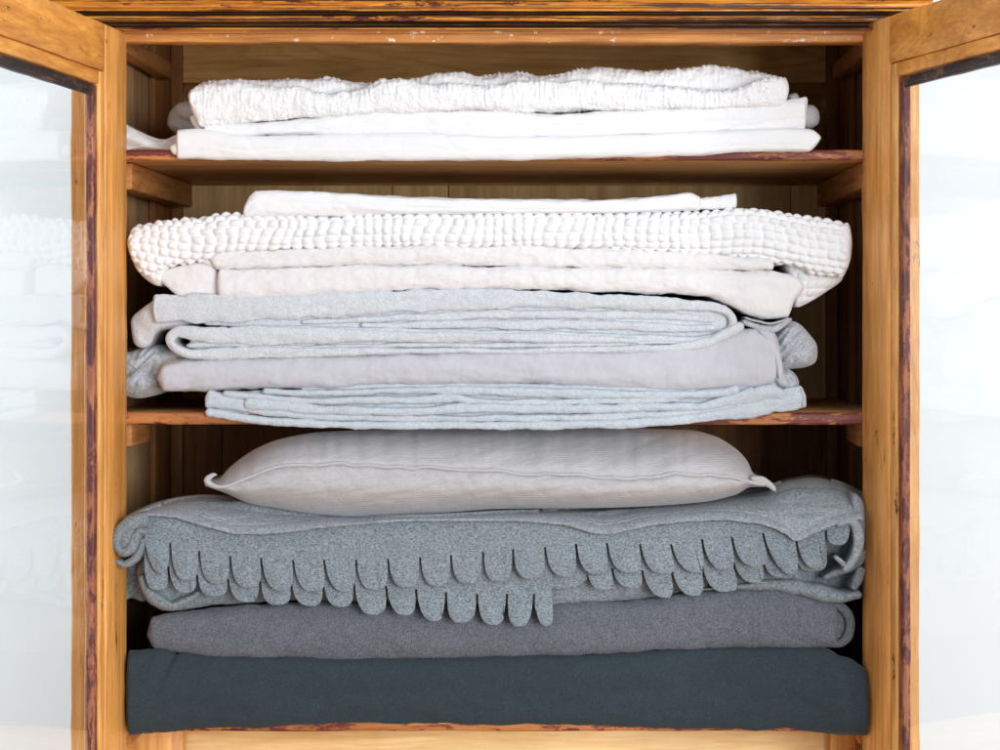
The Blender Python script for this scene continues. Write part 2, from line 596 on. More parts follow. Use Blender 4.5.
def fabric(name, col, col2=None, mottled=0.0, scale=900, weave=0.0, fuzz=0.3, sheen=0.15, dir_=(1, 1, 1), rough=0.92,
           holes=0.0, bump_big=0.0, lint=0.0, big_amt=1.0):
    m = NT(name)
    v = m.mapping(dir_, rand=False)
    iso = m.mapping((1, 1, 1), rand=False)
    c = col
    col2 = col2 or tuple(0.8 * q for q in col)
    fn = m.noise(v, scale, 3, 0.75)
    if mottled:
        r = m.ramp(fn, [(0.5 - 0.16, col2), (0.5 + 0.16, tuple(q for q in col))])
        big = m.noise(v, scale * 0.22, 3, 0.7)
        rb = m.ramp(big, [(0.35, 0.90), (0.65, 1.07)])
        base = m.mix(mottled, col, r)
        base = m.mix(mottled * 0.7 * big_amt, base, rb, 'MULTIPLY')
    else:
        big = m.noise(iso, 14, 3, 0.6)
        rb = m.ramp(big, [(0.3, 0.965), (0.7, 1.01)])
        base = m.mix(1.0, col, rb, 'MULTIPLY')
    if holes:
        vo = m.n('ShaderNodeTexVoronoi', i={'Scale': 210.0})
        m.l(iso, vo.inputs['Vector'])
        hr = m.ramp(vo.outputs['Distance'], [(0.10, 1.0), (0.20, 0.0)])
        hn = m.ramp(m.noise(iso, 40, 2), [(0.52, 0.0), (0.60, 1.0)])
        hm = m.n('ShaderNodeMath', operation='MULTIPLY')
        m.l(hr, hm.inputs[0])
        m.l(hn, hm.inputs[1])
        hm2 = m.n('ShaderNodeMath', operation='MULTIPLY', i={1: holes})
        m.l(hm.outputs[0], hm2.inputs[0])
        base = m.mix(hm2.outputs[0], base, (0.30, 0.28, 0.27))
    if lint:
        vl = m.n('ShaderNodeTexVoronoi', i={'Scale': 170.0})
        m.l(iso, vl.inputs['Vector'])
        lr = m.ramp(vl.outputs['Distance'], [(0.05, lint), (0.11, 0.0)])
        ln = m.ramp(m.noise(iso, 60, 2), [(0.50, 0.0), (0.56, 0.35)])
        lm = m.n('ShaderNodeMath', operation='MULTIPLY')
        m.l(lr, lm.inputs[0])
        m.l(ln, lm.inputs[1])
        base = m.mix(lm.outputs[0], base, (0.20, 0.24, 0.26))
    m.l(base, m.b.inputs['Base Color'])
    m.b.inputs['Roughness'].default_value = rough
    m.b.inputs['Specular IOR Level'].default_value = 0.15
    m.b.inputs['Sheen Weight'].default_value = sheen
    m.b.inputs['Sheen Roughness'].default_value = 0.5
    nb = m.bump(fn, fuzz, 0.0008)
    if weave:
        w1 = m.n('ShaderNodeTexWave', wave_type='BANDS', bands_direction='Z', i={'Scale': 160.0, 'Distortion': 2.0, 'Detail': 2.0})
        m.l(iso, w1.inputs['Vector'])
        nb = m.bump(w1.outputs['Fac'], weave, 0.0006, nb)
    if bump_big:
        nb = m.bump(m.noise(iso, 75, 3, 0.6), bump_big, 0.003, nb)
    m.l(nb, m.b.inputs['Normal'])
    return m.m


PINE = (0.62, 0.29, 0.085)
PINE_D = (0.40, 0.150, 0.033)
M = {}
M['door'] = wood('door_pine', (0.94, 0.50, 0.15), (0.72, 0.31, 0.07), 'Z', rough=0.4, stain=(0.16, 0.05, 0.02), stain_amt=0.10, knots=0.35)
M['rail'] = wood('rail_pine', (0.92, 0.45, 0.10), (0.68, 0.28, 0.048), 'Y', rough=0.4, stain=(0.16, 0.05, 0.02), stain_amt=0.10, knots=0.45)
M['bead'] = wood('bead_pine', (0.95, 0.55, 0.17), (0.72, 0.32, 0.07), 'Z', rough=0.4, stain=(0.12, 0.035, 0.015), stain_amt=0.14)
M['rebate'] = wood('rebate_old_paint', (0.50, 0.20, 0.09), (0.30, 0.08, 0.04), 'Z', rough=0.45, stain=(0.17, 0.03, 0.026), stain_amt=0.44, stain_scale=2.2)
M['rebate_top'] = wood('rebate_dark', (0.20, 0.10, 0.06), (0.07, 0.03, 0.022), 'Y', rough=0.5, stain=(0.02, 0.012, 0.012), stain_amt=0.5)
M['post'] = wood('post_pine', (0.95, 0.58, 0.22), (0.74, 0.37, 0.10), 'Z', rough=0.42, stain=(0.2, 0.07, 0.03), stain_amt=0.08)
M['cornice'] = wood('cornice_pine', (0.95, 0.44, 0.045), (0.52, 0.14, 0.006), 'X', rough=0.28, streak=0.97, rings=0.35, coat=0.4,
                    stain=(0.13, 0.012, 0.008), stain_amt=0.22, worn=(0.75, 0.6, 0.45), worn_amt=0.0)
M['groove'] = wood('groove_grime', (0.10, 0.035, 0.012), (0.02, 0.009, 0.006), 'X', rough=0.5)
M['lintel'] = wood('lintel_pine', (0.78, 0.38, 0.11), (0.50, 0.20, 0.045), 'X', rough=0.5, worn=(0.85, 0.74, 0.62), worn_amt=0.42)
M['inside'] = wood('inside_pine', (0.92, 0.60, 0.23), (0.74, 0.42, 0.13), 'X', rough=0.6)
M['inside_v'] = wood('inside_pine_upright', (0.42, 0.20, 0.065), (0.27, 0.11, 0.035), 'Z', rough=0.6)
M['ply'] = wood('back_board', (0.95, 0.71, 0.38), (0.82, 0.55, 0.26), 'Z', rough=0.7, knots=0, rings=0.0)
M['pale'] = wood('pale_board', (0.95, 0.76, 0.43), (0.86, 0.60, 0.27), 'X', rough=0.6, knots=0.2, rings=0.08)
M['side'] = wood('side_board', (0.66, 0.45, 0.25), (0.48, 0.29, 0.14), 'Z', rough=0.7, knots=0)
M['shelf'] = wood('shelf_board', (0.80, 0.48, 0.20), (0.58, 0.30, 0.11), 'X', rough=0.55)
M['edge'] = wood('shelf_edge', (0.58, 0.24, 0.07), (0.40, 0.13, 0.035), 'X', rough=0.5, stain=(0.20, 0.028, 0.020), stain_amt=0.44, worn=(0.75, 0.45, 0.25), worn_amt=0.12)
M['cleat'] = wood('cleat_pine', (0.62, 0.29, 0.09), (0.36, 0.135, 0.035), 'Y', rough=0.6, knots=0.4)

# glass: clear, with a Fresnel reflection; lets light straight through
g = NT('window_glass')
g.t.nodes.remove(g.b)
tr = g.n('ShaderNodeBsdfTransparent')
tr.inputs[0].default_value = (0.93, 0.965, 0.975, 1)
gl = g.n('ShaderNodeBsdfGlossy')
gl.inputs['Roughness'].default_value = 0.015
gl.inputs['Color'].default_value = (0.95, 0.97, 1, 1)
fr = g.n('ShaderNodeFresnel', i={'IOR': 1.5})
mx = g.n('ShaderNodeMixShader')
gg = g.n('ShaderNodeNewGeometry')
ir = g.n('ShaderNodeMapRange', i={'To Min': 1.5, 'To Max': 1 / 1.5})
g.l(gg.outputs['Backfacing'], ir.inputs['Value'])
g.l(ir.outputs[0], fr.inputs['IOR'])
fm = g.n('ShaderNodeMath', operation='MULTIPLY', use_clamp=True, i={1: 1.1})    # both faces of the pane reflect
g.l(fr.outputs[0], fm.inputs[0])
g.l(fm.outputs[0], mx.inputs[0])
g.l(tr.outputs[0], mx.inputs[1])
g.l(gl.outputs[0], mx.inputs[2])
g.l(mx.outputs[0], g.out.inputs['Surface'])
M['glass'] = g.m

w_ = NT('white_plaster')
wv = w_.mapping((1, 1, 1), rand=False)
w_.l(w_.ramp(w_.noise(wv, 3, 4), [(0.3, (0.80, 0.83, 0.85)), (0.7, (0.86, 0.88, 0.90))]), w_.b.inputs['Base Color'])
w_.b.inputs['Roughness'].default_value = 0.9
w_.l(w_.bump(w_.noise(wv, 120, 4), 0.15, 0.001), w_.b.inputs['Normal'])
M['wall'] = w_.m
M['floor'] = wood('floor_boards', (0.4, 0.26, 0.14), (0.3, 0.18, 0.09), 'X', rough=0.5)

WH = (0.82, 0.83, 0.85)
M['white'] = fabric('white_cotton', WH, fuzz=0.3, scale=800, bump_big=0.12)
M['crinkle'] = fabric('white_crinkled_cotton', (0.82, 0.83, 0.85), fuzz=0.35, scale=420, holes=0.85, bump_big=0.35)
M['popcorn'] = fabric('white_bobbled_cotton', (0.82, 0.83, 0.85), fuzz=0.3, scale=600)
M['offwhite'] = fabric('offwhite_linen', (0.77, 0.755, 0.765), fuzz=0.45, scale=620, bump_big=0.15)
M['towel'] = fabric('pale_blue_grey_jersey', (0.66, 0.69, 0.725), (0.44, 0.475, 0.52), mottled=0.75, scale=520, fuzz=0.6)
M['lilac'] = fabric('lilac_grey_cotton', (0.53, 0.535, 0.585), (0.45, 0.455, 0.505), mottled=0.3, scale=1000, fuzz=0.2)
M['bluegrey'] = fabric('pale_blue_jersey', (0.58, 0.63, 0.68), (0.37, 0.42, 0.47), mottled=0.7, scale=560, fuzz=0.5)
M['marl'] = fabric('grey_marl_jersey', (0.56, 0.585, 0.62), (0.28, 0.31, 0.35), mottled=0.8, scale=330, fuzz=0.5, dir_=(1, 1, 1.6))
M['pillow'] = fabric('grey_linen', (0.54, 0.53, 0.545), (0.38, 0.37, 0.385), mottled=0.55, scale=620, weave=0.28, fuzz=0.9, dir_=(0.5, 1, 1.7), big_amt=0.3)
M['scallop'] = fabric('slate_grey_marl', (0.345, 0.395, 0.435), (0.082, 0.107, 0.125), mottled=0.97, scale=600, fuzz=0.9, dir_=(0.75, 1, 1.35))
M['hem'] = fabric('slate_grey_marl_hem', (0.44, 0.485, 0.53), (0.14, 0.165, 0.19), mottled=0.92, scale=560, fuzz=0.9, dir_=(0.75, 1, 1.35))
M['dark'] = fabric('dark_grey_marl', (0.185, 0.20, 0.235), (0.065, 0.073, 0.092), mottled=0.95, scale=640, fuzz=0.8)
M['navy'] = fabric('dark_slate_cotton', (0.040, 0.056, 0.067), (0.022, 0.033, 0.042), mottled=0.7, scale=520, fuzz=0.3, sheen=0.1, lint=1.0)

# ------------------------------------------------------------------ setting
V = [(-5, 1.1, -0.02), (5, 1.1, -0.02), (5, 1.1, 3.4), (-5, 1.1, 3.4), (-5, 1.2, -0.02), (5, 1.2, -0.02), (5, 1.2, 3.4), (-5, 1.2, 3.4)]
obj('wall', (np.array(V), [(0, 1, 2, 3), (7, 6, 5, 4), (0, 4, 5, 1), (3, 2, 6, 7)]), M['wall'], smooth=False, kind='structure')
V = [(-4, -5, 0), (4, -5, 0), (4, 1.1, 0), (-4, 1.1, 0)]
obj('floor', (np.array(V), [(0, 1, 2, 3)]), M['floor'], smooth=False, kind='structure', fix=False)

# ------------------------------------------------------------------ cabinet
XL, XR = -0.461, 0.330        # inner faces of the sides
BK = 0.366                    # front face of the back boards
cab = bpy.data.objects.new('cabinet', None)
COL.objects.link(cab)
cab.location = ((XL + XR) / 2, 0.19, 0)
tag(cab, 'old orange pine cabinet with its two glazed doors open, holding three shelves of linen', 'cabinet')

TOPZ = Z(-40, 0)
obj('post', box(-0.490, -0.440, 0.002, 0.030, 0, TOPZ, 0.002, 0.0012, 1), M['post'], cab)
obj('post', box(0.308, 0.360, 0.002, 0.030, 0, TOPZ, 0.002, 0.0012, 2), M['post'], cab)
# panelled sides: a board with an upright stile at the rear corner
for sx, (a, b) in ((-1, (XL - 0.018, XL - 0.006)), (1, (XR + 0.006, XR + 0.018))):
    obj('side_panel', box(a, b, 0.031, 0.40, 0, TOPZ, 0.001), M['side'], cab)
    obj('back_stile', box(*sorted((XL * (sx < 0) + XR * (sx > 0) - sx * 0.0025, (XL if sx < 0 else XR) - sx * 0.016)), BK - 0.010, BK - 0.0125 + 0.0115, 0.1, TOPZ - 0.02, 0.001), M['inside_v'], cab)
    if sx < 0:
        obj('side_stile', box(XL - 0.0055, XL + 0.002, 0.270, BK - 0.001, 0.02, TOPZ - 0.02, 0.001), M['inside_v'], cab)
    else:
        obj('side_stile', box(XR - 0.002, XR + 0.0055, 0.270, BK - 0.001, 0.02, TOPZ - 0.02, 0.001), M['inside_v'], cab)
# back boards
z1 = Z(185, BK)
obj('back_rail', box(XL + 0.0165, XR - 0.0165, BK - 0.012, BK + 0.002, Z(83, BK - 0.012), TOPZ - 0.004, 0.0015), M['inside'], cab)
obj('back_board', box(XL - 0.004, XR + 0.004, BK + 0.0025, BK + 0.012, Z(185, BK), TOPZ - 0.005, 0.0), M['inside'], cab)
for k, (a, b) in enumerate(((XL - 0.004, S(392, BK)), (S(392.9, BK), S(448, BK)), (S(448.9, BK), S(790, BK)), (S(790.9, BK), XR + 0.004))):
    obj('back_board', box(a, b, BK, BK + 0.010, Z(425, BK), Z(185.4, BK), 0.0006), M['ply'], cab)
for k, (a, b) in enumerate(((XL - 0.004, S(222, BK)), (S(223.4, BK), S(560, BK)), (S(560.8, BK), XR + 0.004))):
    obj('back_board', box(a, b, BK, BK + 0.010, Z(716, BK), Z(425.4, BK), 0.0008), M['inside_v'], cab)
obj('back_light_stop', box(XL - 0.004, XR + 0.004, BK + 0.0125, BK + 0.018, 0.1, TOPZ - 0.01, 0.0), M['inside_v'], cab)  # added solid board, stops wall light leaking through the joints
# lower compartment
obj('back_board', box(XL - 0.004, XR + 0.004, 0.10, 0.112, 0.1, Z(731, 0) - 0.0005, 0.0006), M['pale'], cab)
obj('base_stile', box(XL + 0.0045, S(183, 0.08), 0.08, 0.098, 0.1, Z(731, 0) - 0.0007, 0.001), M['post'], cab)
obj('base_stile', box(S(831, 0.08), S(857, 0.08), 0.08, 0.098, 0.1, Z(731, 0) - 0.0007, 0.001), M['post'], cab)
obj('plinth', box(-0.50, 0.37, -0.012, 0.40, 0.001, 0.10, 0.003), M['cornice'], cab)

SHELF = []
for k, (yt, yb) in enumerate(((150.5, 160.5), (413.0, 424.5), (719.0, 731.0))):
    zt, zb = Z(yt, 0), Z(yb, 0)
    SHELF.append(zt)
    sh = obj('shelf', box(XL + 0.0045, XR - 0.0045, 0.006, BK - 0.003 - (0.010 if k == 0 else 0), zb + 0.0006, zt, 0.0008), M['shelf'] if k < 2 else M['pale'], cab)
    obj('shelf_edge', box(XL + 0.0045, XR - 0.0045, -0.003, 0.0055, zb, zt + 0.0004, 0.0022, 0.0009, 30 + k), M['edge'], sh)
    ch = 0.027 if k == 0 else 0.024
    if k == 2:
        ch = 0.02
    for sx in (-1, 1):
        x0, x1 = (XL + 0.0045, XL + 0.0265) if sx < 0 else (XR - 0.0265, XR - 0.0045)
        dd = BK - 0.004 if k == 0 else 0.12
        if k == 2:
            dd = 0.095
        obj('cleat', box(x0, x1, 0.030, dd, zb - ch, zb + 0.0001, 0.0016, 0.0008, 40 + k), M['cleat'], sh)
# top corner braces seen under the lintel
for sx in (-1, 1):
    x0, x1 = (XL + 0.001, XL + 0.018) if sx < 0 else (XR - 0.018, XR - 0.001)
    obj('top_cleat', box(x0, x1, 0.031, 0.285, Z(50.5, 0.03), Z(32, 0.03), 0.002, 0.001, 55), M['cleat'], cab)
# lintel and top
obj('lintel', box(-0.463, 0.332, -0.002, 0.024, Z(42.5, 0), Z(31.5, 0), 0.002, 0.0014, 60), M['lintel'], cab)
obj('lintel_lip', box(-0.463, 0.332, -0.0065, -0.0025, Z(34.5, 0), Z(30.2, 0), 0.001, 0.0006, 61), M['lintel'], cab)
obj('top_board', box(-0.49, 0.36, 0.0, 0.42, TOPZ + 0.001, TOPZ + 0.02, 0.002), M['inside'], cab)


def moulding(profile, x0, x1, seed):
    """profile: list of (depth mm, py) going down; mitred returns at both ends"""
    P, L = catmull([(d, y) for d, y in profile], 90)
    n = len(P)
    xs = np.linspace(x0, x1, 160)
    rows = []
    for i, x in enumerate(xs):
        dd = P[:, 0] * 0.001
        yy = dd + fbm(np.full(n, x * 14), P[:, 1] * 0.15, seed) * 0.0007 + noise(np.full(n, x * 90), P[:, 1] * 0.6, seed) * 0.0004
        rows.append(np.stack([np.full(n, x), yy, Z(P[:, 1], yy)], 1))
    Vv = np.vstack(rows + [r * np.array([1, 0, 1]) + np.array([0, 0.012, 0]) for r in (rows[0], rows[-1])])
    F = grid_faces(len(xs), n)
    o = len(xs) * n
    for j in range(n - 1):
        F.append((j, j + 1, o + j + 1, o + j))
        k = (len(xs) - 1) * n + j
        F.append((k + 1, k, o + n + j, o + n + j + 1))
    return Vv, F


obj('cornice_core', box(-0.487, 0.352, -0.004, 0.0235, Z(30.5, 0), Z(-46, 0), 0.001), M['inside'], cab)
corn = obj('cornice', moulding([(-46, -48), (-48, -30), (-46, -12), (-40, 0), (-37, 4), (-37, 7), (-33, 8.5), (-32, 11)], -0.512, 0.366, 3), M['cornice'], cab)
obj('cornice_moulding', moulding([(-30, 10.8), (-20, 12), (-19, 14), (-24, 15.6)], -0.502, 0.356, 4), M['groove'], corn)
obj('cornice_moulding', moulding([(-24, 15.4), (-29, 16), (-31, 18), (-30, 20.5), (-24, 22)], -0.500, 0.356, 5), M['cornice'], corn)
obj('cornice_moulding', moulding([(-24, 22), (-15, 22.8), (-13, 25), (-15, 26.6), (-20, 27.2)], -0.492, 0.352, 6), M['groove'], corn)
obj('cornice_moulding', moulding([(-20, 27.2), (-24, 27.8), (-25, 29), (-20, 30.4), (-6, 31.2), (0, 31.4)], -0.492, 0.352, 7), M['cornice'], corn)


def make_door(hx, zt, direc, sx, labels):
    """glazed door hung at hx; s runs from the hinge outwards, thickness goes to the outer side"""
    W, T = 0.430, 0.022
    ang = math.atan2(direc[1], direc[0])
    e = Vector((math.cos(ang), math.sin(ang), 0))
    nrm = Vector((-e.y, e.x, 0))
    if nrm.x * sx > 0:          # inner face normal points to the middle of the cabinet
        nrm = -nrm
    zb = EYE - 0.62

    def loc(geo):
        Vv, F = geo
        out = np.array([(hx + e.x * v[0] - nrm.x * v[1], e.y * v[0] - nrm.y * v[1], v[2]) for v in Vv])
        return out, F
    st = 0.0625
    rt = 0.046
    frame = obj('door', loc(merge(box(0, st, 0, T, zb, zt, 0.0015, 0.0009, 70 + sx),
                                  box(W - st, W, 0, T, zb, zt, 0.0015, 0.0009, 72 + sx))), M['door'], cab)
    tag(frame, labels)
    for za, zc in ((zt - rt, zt), (zb, zb + 0.06)):
        obj('door_rail', loc(box(st + 0.0004, W - st - 0.0004, 0.0002, T - 0.0004, za, zc, 0.0012, 0.0009, 74 + sx)), M['rail'], frame)
    # sloping bead around the glass, then the rebate that holds it
    for nm, a0, a1, y0, y1, mat, mat2 in (('glazing_bead', 0.0, 0.0140, 0.0010, 0.0040, M['bead'], M['bead']),
                                          ('glass_rebate', 0.0143, 0.0250, 0.0032, 0.0062, M['rebate'], M['rebate_top'])):
        for side in range(2):
            s0, s1 = (st + a0 + 0.0005, st + a1) if side == 0 else (W - st - a1, W - st - a0 - 0.0005)
            obj(nm, loc(box(s0, s1, y0, y0 + 0.012 if nm == 'glazing_bead' else y1 + 0.005, zb + 0.06 + a0, zt - rt - a0 - 0.0005, 0.0016, 0.0008, 80 + side)), mat, frame)
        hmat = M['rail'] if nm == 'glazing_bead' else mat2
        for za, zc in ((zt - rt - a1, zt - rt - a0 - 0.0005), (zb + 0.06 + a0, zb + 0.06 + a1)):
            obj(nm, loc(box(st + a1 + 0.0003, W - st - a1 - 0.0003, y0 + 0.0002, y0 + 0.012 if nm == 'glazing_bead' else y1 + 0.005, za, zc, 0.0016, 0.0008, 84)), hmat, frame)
    gp = [(st + 0.015, 0.0065, zb + 0.07), (W - st - 0.015, 0.0065, zb + 0.07), (W - st - 0.015, 0.0065, zt - rt - 0.012), (st + 0.015, 0.0065, zt - rt - 0.012)]
    obj('glass_pane', loc((np.array(gp), [(0, 1, 2, 3)])), M['glass'], frame, smooth=False, fix=False)
    return frame


make_door(-0.433, Z(33, 0), (-22, -192), -1, 'left door swung open, its glass reflecting the folded linen')
make_door(0.302, Z(25, 0), (47, -164), 1, 'right door swung open, browner in the shade')

# ------------------------------------------------------------------ linens, top shelf
G1 = 'white linens on the top shelf'
F1, F2, F3 = SHELF
sheetA = merge(
    slab([(176, 131), (200, 130), (250, 137), (400, 134), (500, 138), (600, 136), (700, 133), (800, 129), (812, 131), (821, 138)],
         [(176, 159), (300, 161), (480, 161), (600, 158), (700, 156), (760, 152), (808, 152), (814, 148), (821, 140)],
         d0=-0.016, R=0.012, eL=2, eR=2, floor=F1, disp=wrinkles(1.0, 120, 18, 2, crease=0.5, lines=((24, 0.7, 3),)), edge_wob=0.6, n=3.2),
    lump([(120, 124), (128, 126), (150, 136), (166, 139), (186, 131), (192, 140), (184, 153), (160, 152), (128, 151), (110, 150)], 0.03, 0.014, 0.16,
         disp=lambda x, y: 3.2 * np.sin((y - 0.42 * (x - 120)) / 3.4) + fbm(x / 20, y / 9, 5) * 1.5, floor=F1, center=(155, 145)),
    lump([(170, 147), (178, 143), (184, 150), (182, 156), (173, 154)], -0.012, 0.006, 0.05, floor=F1))
obj('folded_sheet', sheetA, M['white'], label='smooth white sheet lowest in the top shelf stack, its corner spilling left',
    cat='sheet', group=G1)
sheetB = merge(
    slab([(203, 126), (250, 124), (350, 116), (420, 111), (500, 112), (560, 115), (640, 110), (760, 105), (806, 99)],
         [(203, 139), (300, 134.5), (400, 134.5), (500, 139), (600, 136), (700, 133.5), (806, 128)],
         d0=-0.010, R=0.010, eL=3, eR=1.5, disp=wrinkles(1.3, 90, 12, 12, diag=1.0, crease=0.8, lines=((21, 0.9, 3.5),)), edge_wob=0.8, n=3.0),
    lump([(170, 112), (180, 103), (192, 105), (203, 112), (206, 126), (200, 134), (180, 134), (168, 126)], 0.10, 0.02, 0.24,
         disp=wrinkles(1.4, 18, 9, 3)),
    lump([(176, 105), (190, 101), (204, 106), (207, 118), (190, 121), (178, 116)], 0.085, 0.014, 0.2, disp=wrinkles(1.2, 18, 9, 8)),
    lump([(190, 117), (199, 115), (204, 122), (203, 130), (195, 128)], 0.0, 0.008, 0.1),
    lump([(784, 104), (797, 99), (807, 97.5), (806.5, 112), (805, 126), (796, 127), (792, 112)], -0.004, 0.008, 0.1,
         disp=wrinkles(1.2, 9, 12, 9)),
    lump([(800, 108), (812, 105), (819, 112), (818, 124), (806, 128), (798, 120)], 0.08, 0.012, 0.2),
    lump([(788, 96), (796, 93), (800, 100), (794, 104)], 0.09, 0.012, 0.2))
obj('folded_sheet', sheetB, M['white'], label='middle white sheet of the top shelf stack, right corner peaked up',
    cat='sheet', group=G1)


def crinkle(seed):
    def f(x, v):
        fl = np.clip((34 - v) / 14, 0.25, 1)
        r = np.abs(noise(x / 4.6, v / 22, seed)) * 2.6 * fl + noise(x / 2.3, v / 2.6, seed + 2) * 0.8
        return r + fbm(x / 60, v / 16, seed + 5) * 1.6 + noise(x / 11, v / 9, seed + 6) * 1.2
    return f


cov = merge(
    slab([(188, 93), (195, 88), (215, 84), (260, 86), (300, 88), (330, 95), (360, 90), (385, 80), (400, 79), (430, 84), (480, 85), (520, 82), (560, 82),
          (600, 84), (650, 86), (680, 89), (700, 91), (730, 90), (760, 80), (788, 79)],
         [(188, 100), (195, 118), (201, 128), (250, 122), (300, 119), (400, 113.5), (480, 111), (560, 112.5), (600, 111), (700, 109.5), (780, 106), (789, 98)],
         d0=-0.014, R=0.012, eL=3, eR=5, disp=crinkle(3), tuck=0, step=1.1, nv=44, edge_wob=1.8, n=2.8),
    slab([(193, 87), (215, 81), (260, 81), (300, 79.5), (330, 79), (350, 82), (385, 83), (420, 79), (440, 74), (460, 72.5), (480, 76), (510, 74), (540, 76),
          (580, 71), (600, 69), (640, 71), (680, 70), (710, 67), (740, 70), (770, 75), (786, 79)],
         [(193, 110), (786, 100)], d0=0.010, R=0.02, eL=6, eR=8, disp=crinkle(13), tuck=0, step=1.2, nv=36, edge_wob=1.2, dback=0.27),
    lump([(322, 82), (325, 76), (333, 78), (342, 83), (332, 88)], 0.02, 0.006, 0.1))
obj('folded_bedcover', cov, M['crinkle'], label='crinkled white openwork bedcover crowning the top shelf stack', cat='bedcover', group=G1)

# ------------------------------------------------------------------ linens, middle shelf
G2 = 'pale linens on the middle shelf'
f_bl = wrinkles(1.2, 50, 9, 41, fuzz=0.35, crease=0.5)
bl = merge(
    slab([(212, 394), (300, 390), (500, 388), (700, 390), (770, 388)], [(212, 412), (260, 419), (400, 426), (600, 426), (700, 418), (770, 403)], d0=-0.004, R=0.005, disp=f_bl, floor=F2),
    ribbon([(205, 412.5, 9), (225, 415, 8.5), (260, 420, 8), (330, 424, 7.5), (450, 425.5, 8), (600, 424, 8.5), (690, 419, 10), (740, 411, 14), (775, 403, 19), (806, 396, 21)],
           d0=-0.012, disp=f_bl, floor=F2),
    ribbon([(205, 398, 15), (235, 404, 12), (280, 412, 9.5), (340, 417, 7), (450, 418.5, 7), (600, 417, 7.5), (690, 412, 8), (730, 405, 14), (760, 397, 15), (776, 392, 12)],
           d0=-0.010, disp=f_bl),
    ribbon([(243, 402.5, 8), (262, 404, 11), (300, 408, 9.5), (340, 410, 9), (420, 412, 8), (470, 408, 9), (560, 409, 8.5), (650, 407, 8), (700, 406, 8), (730, 399, 9), (755, 389, 8)],
           d0=-0.0135, disp=f_bl),
    ribbon([(222, 394, 7), (250, 396, 7), (275, 399, 7), (318, 401, 6.5), (400, 400, 8), (450, 398, 9), (480, 402, 6), (560, 402, 6), (680, 399, 7)],
           d0=-0.011, disp=f_bl),
    ribbon([(262, 391, 6), (300, 393, 6), (360, 392, 6), (410, 390, 6), (460, 390.5, 8), (560, 393, 9), (660, 395, 8), (715, 393, 8), (740, 389, 8)],
           d0=-0.0125, disp=f_bl),
    ribbon([(300, 388, 6), (400, 386, 6), (560, 387, 6), (700, 390, 6), (760, 385, 8), (778, 381, 8)], d0=-0.006, disp=f_bl),
    ribbon([(246, 405, 2.6), (262, 403, 2.6)], d0=-0.014, dback=0.01, R=0.002),
    ribbon([(700, 407, 2), (730, 402, 7), (752, 396, 13), (770, 392, 15), (786, 397, 9)], d0=[(700, -0.012), (786, -0.0155)], dback=0.1, R=0.005, disp=f_bl),
    ribbon([(801, 388, 2.2), (804, 396, 2.6), (803, 406, 2.2)], d0=-0.0135, dback=0.0, R=0.002))
obj('folded_bed_linen', bl, M['bluegrey'], label='pale blue jersey linen in many thin folds directly on the middle shelf', cat='bed linen', group=G2)



def knot(seed, k):
    """gathered cloth: sharp ridges running across the bunch"""
    def f(x, y):
        q = x + k * y
        a = (1 - np.abs(noise(q / 9, y / 26, seed)) * 2.2) * 3.2
        return 1.7 * a + (1 - np.abs(noise(q / 4.2, y / 15, seed + 3)) * 2.2) * 1.2 + fbm(x / 14, y / 12, seed + 5) * 3.0
    return f


marl = merge(
    slab([(150, 352), (300, 348), (700, 335), (776, 326)], [(150, 380), (776, 382)], d0=0.012, R=0.02, dback=0.28),
    lump([(112, 350), (128, 352), (146, 346), (160, 345), (168, 352), (163, 372), (160, 390), (148, 397), (134, 398), (120, 393), (108, 378)], 0.012, 0.022, 0.2,
         n=1.7, disp=knot(8, 0.7)),
    lump([(776, 334), (785, 322), (798, 323), (811, 336), (817, 346), (816, 361), (806, 367), (790, 369), (780, 371), (770, 358)], -0.004, 0.022, 0.2,
         n=1.5, disp=knot(9, 0.9)),
    lump([(766, 366), (780, 367), (792, 371), (799, 382), (794, 392), (782, 394), (768, 390), (758, 380)], -0.006, 0.018, 0.2,
         n=1.5, disp=knot(19, -0.5)),
    ribbon([(742, 321, 5), (752, 325, 6), (764, 329, 7), (774, 329, 7), (786, 322, 5), (792, 318, 3)], d0=-0.010, dback=0.15, disp=wrinkles(0.8, 20, 8, 4)),
    ribbon([(744, 317, 2.5), (756, 321, 2.5), (770, 324, 2.5), (780, 322, 2.5), (790, 318, 2)], d0=-0.012, dback=0.15))
obj('folded_blanket', marl, M['marl'], label='grey marl blanket with bunched ends poking out left and right of the lilac cloth', cat='blanket', group=G2)

lil = merge(
    slab([(157, 375), (162, 366), (175, 361), (250, 356.5), (330, 356), (500, 351.5), (600, 349.5), (690, 343), (725, 335), (750, 329), (772, 332), (782, 342)],
         [(157, 384), (165, 392), (200, 391), (230, 389.5), (330, 389), (400, 385), (500, 383), (600, 388), (700, 391.5), (760, 389), (782, 381)],
         d0=-0.014, R=0.016, eL=8, eR=10, disp=wrinkles(1.7, 60, 20, 61, diag=-0.9, crease=0.7), n=2.6, edge_wob=0.5),
    ribbon([(758, 331, 1.5), (770, 341, 4), (777, 355, 6), (780, 370, 6), (780, 382, 2)], d0=-0.0135, dback=0.1, R=0.004))
obj('folded_duvet_cover', lil, M['lilac'], label='plain lilac grey cloth folded thick, above the thin blue folds', cat='duvet cover', group=G2)

